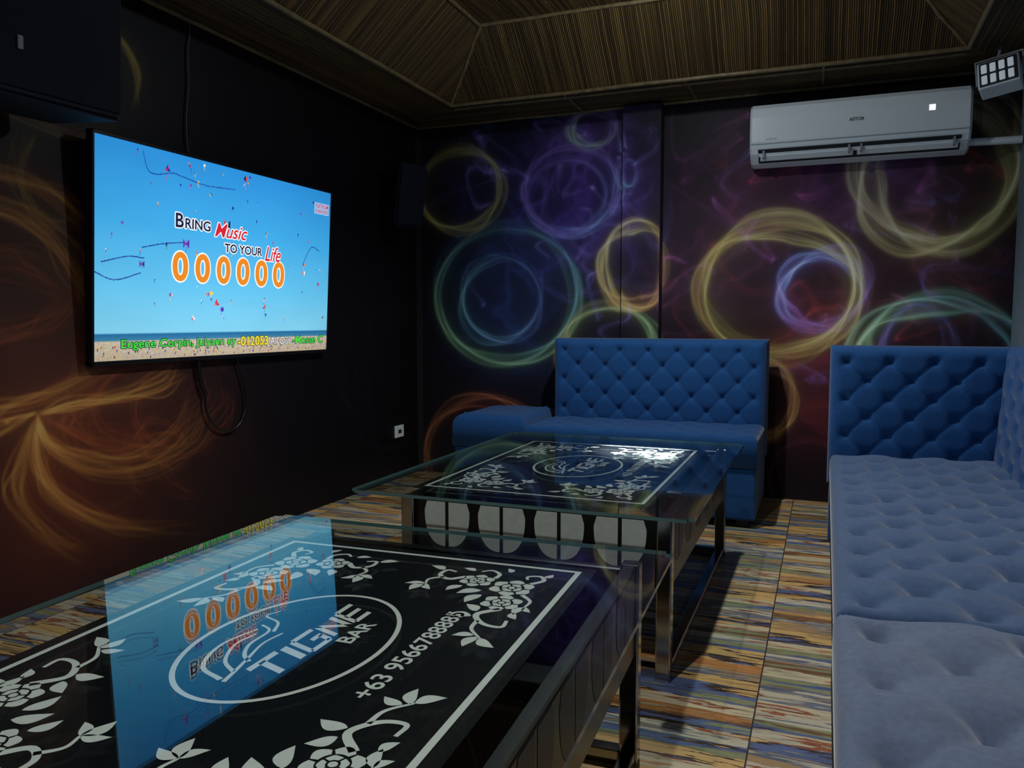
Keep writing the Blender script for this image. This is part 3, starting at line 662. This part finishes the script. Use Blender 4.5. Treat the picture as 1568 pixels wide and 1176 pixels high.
# local: table-x = -q, table-y = p
def art_to(z): return [(-q, p_, z) for p_, q in art_.V]
def coffee_table(loc, rz):
    e = empty('coffee_table', loc, rz)
    hx, hy = .56, .74
    bm = bmesh.new(); bmesh.ops.create_cube(bm, size=1)
    for v in bm.verts: v.co = Vector((v.co.x*2*hx, v.co.y*2*hy, .495+v.co.z*.010))
    bmesh.ops.bevel(bm, geom=[ed for ed in bm.edges if abs(ed.verts[0].co.z-ed.verts[1].co.z) > .005], offset=.02, segments=5, affect='EDGES')
    me = bpy.data.meshes.new('glass_top'); bm.normal_update()
    for f in bm.faces: f.material_index = 0 if abs(f.normal.z) > .5 else 1
    bm.to_mesh(me); bm.free(); me.materials.append(m_glass); me.materials.append(m_gedge); mkobj('glass_top', me, None, e)
    box('printed_sheet', (-hw-.035, -hl-.035, .486), (hw+.035, hl+.035, .4885), m_sheet, e)
    pyd('ornament', (art_to(.4893), art_.F), m_print, e)
    RZ = Matrix(((0, -1, 0), (1, 0, 0), (0, 0, 1))).to_4x4()
    def tt(b, p_, q, w, h, off=.02, sh=0):
        m = RZ.copy(); m.translation = Vector((-q, p_, .4893)); text_mesh('lettering', b, m_print, e, m, w, h, off, sh)
    tt('BAR', .03, -.100, .095, .032, .02); tt('+63 9566788885', -.14, -.235, .37, .036, .015)
    # frame, set slightly off centre under the glass
    cx, fw = .05, .42
    for sx_ in (-1, 1):
        X = cx+sx_*fw
        for sy2 in (-1, 1):
            box('leg', (X-.022, sy2*.67-.022, 0), (X+.022, sy2*.67+.022, .485), m_chrome, e, .004, 2)
        box('side_apron', (X-.014, -.645, .27), (X+.014, .645, .475), m_blackboard, e, .003, 1)
        box('base_rail', (X-.018, -.645, .0), (X+.018, .645, .036), m_chrome, e, .004, 2)
        box('top_rail', (X-.012, -.645, .474), (X+.012, .645, .4855), m_blackboard, e)
    for sy2 in (-1, 1):
        box('end_apron', (cx-fw+.02, sy2*.66-.012, .27), (cx+fw-.02, sy2*.66+.012, .475), m_blackboard, e, .003, 1)
        box('end_rail', (cx-fw+.02, sy2*.66-.018, .0), (cx+fw-.02, sy2*.66+.018, .036), m_chrome, e, .004, 2)
    box('lower_shelf', (cx-fw+.01, -.648, .265), (cx+fw-.01, .648, .282), m_blackboard, e, .002, 1)
    def petals(pet, cxx, w_=.074, h_=.145):
        for sg in (-1, 1):
            g = .006
            P = [(cxx+sg*g, 0)]+[(cxx+sg*(g+w_*abs(math.sin(t))**.8), -h_*(.2+.8*abs(math.cos(t))**.85)) for t in np.linspace(0, math.pi/2, 20)]+[(cxx+sg*(g+w_*.88), 0)]
            pet.poly(P if sg > 0 else P[::-1])
    pet = Art()
    for i in range(4): petals(pet, cx-.285+i*.19)
    pyd('petals_end', ([(a, -.6728, .470+b) for a, b in pet.V], pet.F), m_petal, e)
    pyd('petals_end', ([(a, .6728, .470+b) for a, b in pet.V], pet.F), m_petal, e)
    pet = Art()
    for i in range(6): petals(pet, -.525+i*.21, .084)
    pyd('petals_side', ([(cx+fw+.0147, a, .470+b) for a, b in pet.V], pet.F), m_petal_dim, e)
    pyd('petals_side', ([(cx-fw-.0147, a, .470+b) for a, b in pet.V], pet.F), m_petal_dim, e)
    return e
coffee_table((-.855, 1.11, 0), math.radians(2))
coffee_table((-.885, 2.93, 0), 0)

# ------------------------------------------------------------ air conditioner
ac = empty('air_conditioner', (.12, YB, 1.93))
prof = [(0, .01), (0, .325), (.13, .33), (.19, .322), (.208, .30), (.215, .25), (.215, .12), (.205, .085), (.185, .055), (.12, .012), (.06, 0)]
bm = bmesh.new(); W2 = .545
xs = [-W2, -W2+.012, W2-.012, W2]; rings_ = []
for i, x in enumerate(xs):
    k = .95 if i in (0, 3) else 1
    rings_.append([bm.verts.new((x, -.001-d*k, .165+(z-.165)*k)) for d, z in prof])
for a, b in zip(rings_[:-1], rings_[1:]):
    for i in range(len(prof)): j = (i+1) % len(prof); bm.faces.new((a[i], b[i], b[j], a[j]))
bm.faces.new(rings_[0]); bm.faces.new(rings_[-1][::-1]); bmesh.ops.recalc_face_normals(bm, faces=bm.faces)
me = bpy.data.meshes.new('housing'); bm.to_mesh(me); bm.free(); mkobj('housing', me, m_white, ac)
def slab(nm, a, b, c, d, xa, xb, mat, th=.004):  # strip along profile segment (a,b)->(c,d)
    dx, dz = c-a, d-b; l = math.hypot(dx, dz); nx_, nz_ = dz/l, -dx/l
    if nx_ < 0: nx_, nz_ = -nx_, -nz_
    P = []
    for x in (xa, xb):
        for (u, v) in ((a, b), (c, d)):
            P.append((x, -(u+.0005), v-.0005)); P.append((x, -(u+nx_*th), v+nz_*th))
    Fz = [(0, 2, 3, 1), (4, 5, 7, 6), (0, 1, 5, 4), (2, 6, 7, 3), (1, 3, 7, 5), (0, 4, 6, 2)]
    pyd(nm, (P, Fz), mat, ac)
slab('vent_opening', .130, .018, .206, .078, -.50, .50, m_vent, .004)
slab('louver', .148, .032, .175, .054, -.49, -.01, m_white, .012)
slab('louver', .148, .032, .175, .054, .01, .49, m_white, .012)
for x in (-.47, -.03, .03, .47): box('louver_hinge', (x-.006, -.205, .03), (x+.006, -.17, .075), m_grey, ac, .002, 1)
box('panel_seam', (-.54, -.2165, .105), (.54, -.214, .108), m_grey, ac)
RA = frame((1, 0, 0), (0, 0, 1), (0, -1, 0), (-.035, -.2165, .19)); text_mesh('label', 'ASTOR', m_vent, ac, RA, .075, .018, .03)
RA = frame((1, 0, 0), (0, 0, 1), (0, -1, 0), (-.46, -.2165, .125)); text_mesh('label', 'INVERTER', m_grey, ac, RA, .06, .009, .02)
box('glare_spot', (.345, -.2162, .21), (.375, -.2155, .24), pmat('ac_glare', (.4, .45, .5), .1, emit=(.8, .9, 1), es=1.2), ac)  # glowing square stands in for the lamp's glare on the housing
tube('pipe', [(.54, -.08, .06), (.66, -.08, .055), (.79, -.08, .055)], .02, m_white, ac)
# ------------------------------------------------------------ stage light
dl = empty('disco_light', (.73, 4.40, 2.20)); dl.rotation_euler = (math.radians(-18), math.radians(-8), math.radians(-18))
box('housing', (-.085, -.05, -.07), (.085, .05, .07), m_white, dl, .006)
box('face', (-.077, -.054, -.062), (.077, -.0505, .062), m_vent, dl)
m_led = pmat('led_lens', (.8, .85, .9), .15, emit=(.8, .9, 1), es=.2)
for i in range(4):
    for j in range(2): box('lens', (-.068+i*.036, -.062, -.055+j*.058), (-.068+i*.036+.024, -.0545, -.055+j*.058+.046), m_led, dl, .003, 1)
tube('bracket', [(-.095, 0, -.02), (-.098, 0, .11), (.098, 0, .11), (.095, 0, -.02)], .006, m_grey, dl, False)
tube('hanger', [(0, 0, .11), (0.01, .01, .165)], .008, m_grey, dl, False)

# ------------------------------------------------------------ lights
m_lens = pmat('lamp_lens', (.9, .9, .9), .3, emit=(.95, .97, 1), es=6)
def lamp_fixture(loc):
    e = empty('ceiling_downlight', loc)
    bm = bmesh.new(); bmesh.ops.create_cone(bm, cap_ends=True, segments=32, radius1=.055, radius2=.065, depth=.04, matrix=Matrix.Translation((0, 0, -.02)))
    me = bpy.data.meshes.new('can'); bm.to_mesh(me); bm.free(); mkobj('can', me, m_white, e)
    bm = bmesh.new(); bmesh.ops.create_cone(bm, cap_ends=True, segments=32, radius1=.04, radius2=.045, depth=.008, matrix=Matrix.Translation((0, 0, -.044)))
    me = bpy.data.meshes.new('lens'); bm.to_mesh(me); bm.free(); mkobj('lens', me, m_lens, e)
lamp_fixture((-.74, 3.38, ZU)); lamp_fixture((-.74, .90, ZU))
def light(name, kind, loc, energy, col, **k):
    d = bpy.data.lights.new(name, kind); d.energy = energy; d.color = col
    for a, b in k.items(): setattr(d, a, b)
    ob = bpy.data.objects.new(name, d); scene.collection.objects.link(ob); ob.location = loc; return ob
light('downlight_glow', 'POINT', (-.74, 3.38, 2.50), 14, (.84, .94, 1), shadow_soft_size=.03)
light('downlight_main', 'SPOT', (-.74, 3.38, 2.58), 84, (.90, .96, 1), spot_size=math.radians(136), spot_blend=.6, shadow_soft_size=.03)
light('downlight_beam', 'SPOT', (-.74, 3.38, 2.60), 9000, (.88, .97, 1), spot_size=math.radians(12.5), spot_blend=.7, shadow_soft_size=.02)
light('downlight_near_glow', 'POINT', (-.74, .90, 2.50), 6, (.88, .94, 1), shadow_soft_size=.05)
light('downlight_near', 'SPOT', (-.74, .90, 2.58), 66, (.97, .98, 1), spot_size=math.radians(136), spot_blend=.6, shadow_soft_size=.03)
w = bpy.data.worlds.new('world'); scene.world = w; w.use_nodes = True
w.node_tree.nodes['Background'].inputs[0].default_value = (.4, .5, .8, 1); w.node_tree.nodes['Background'].inputs[1].default_value = .01
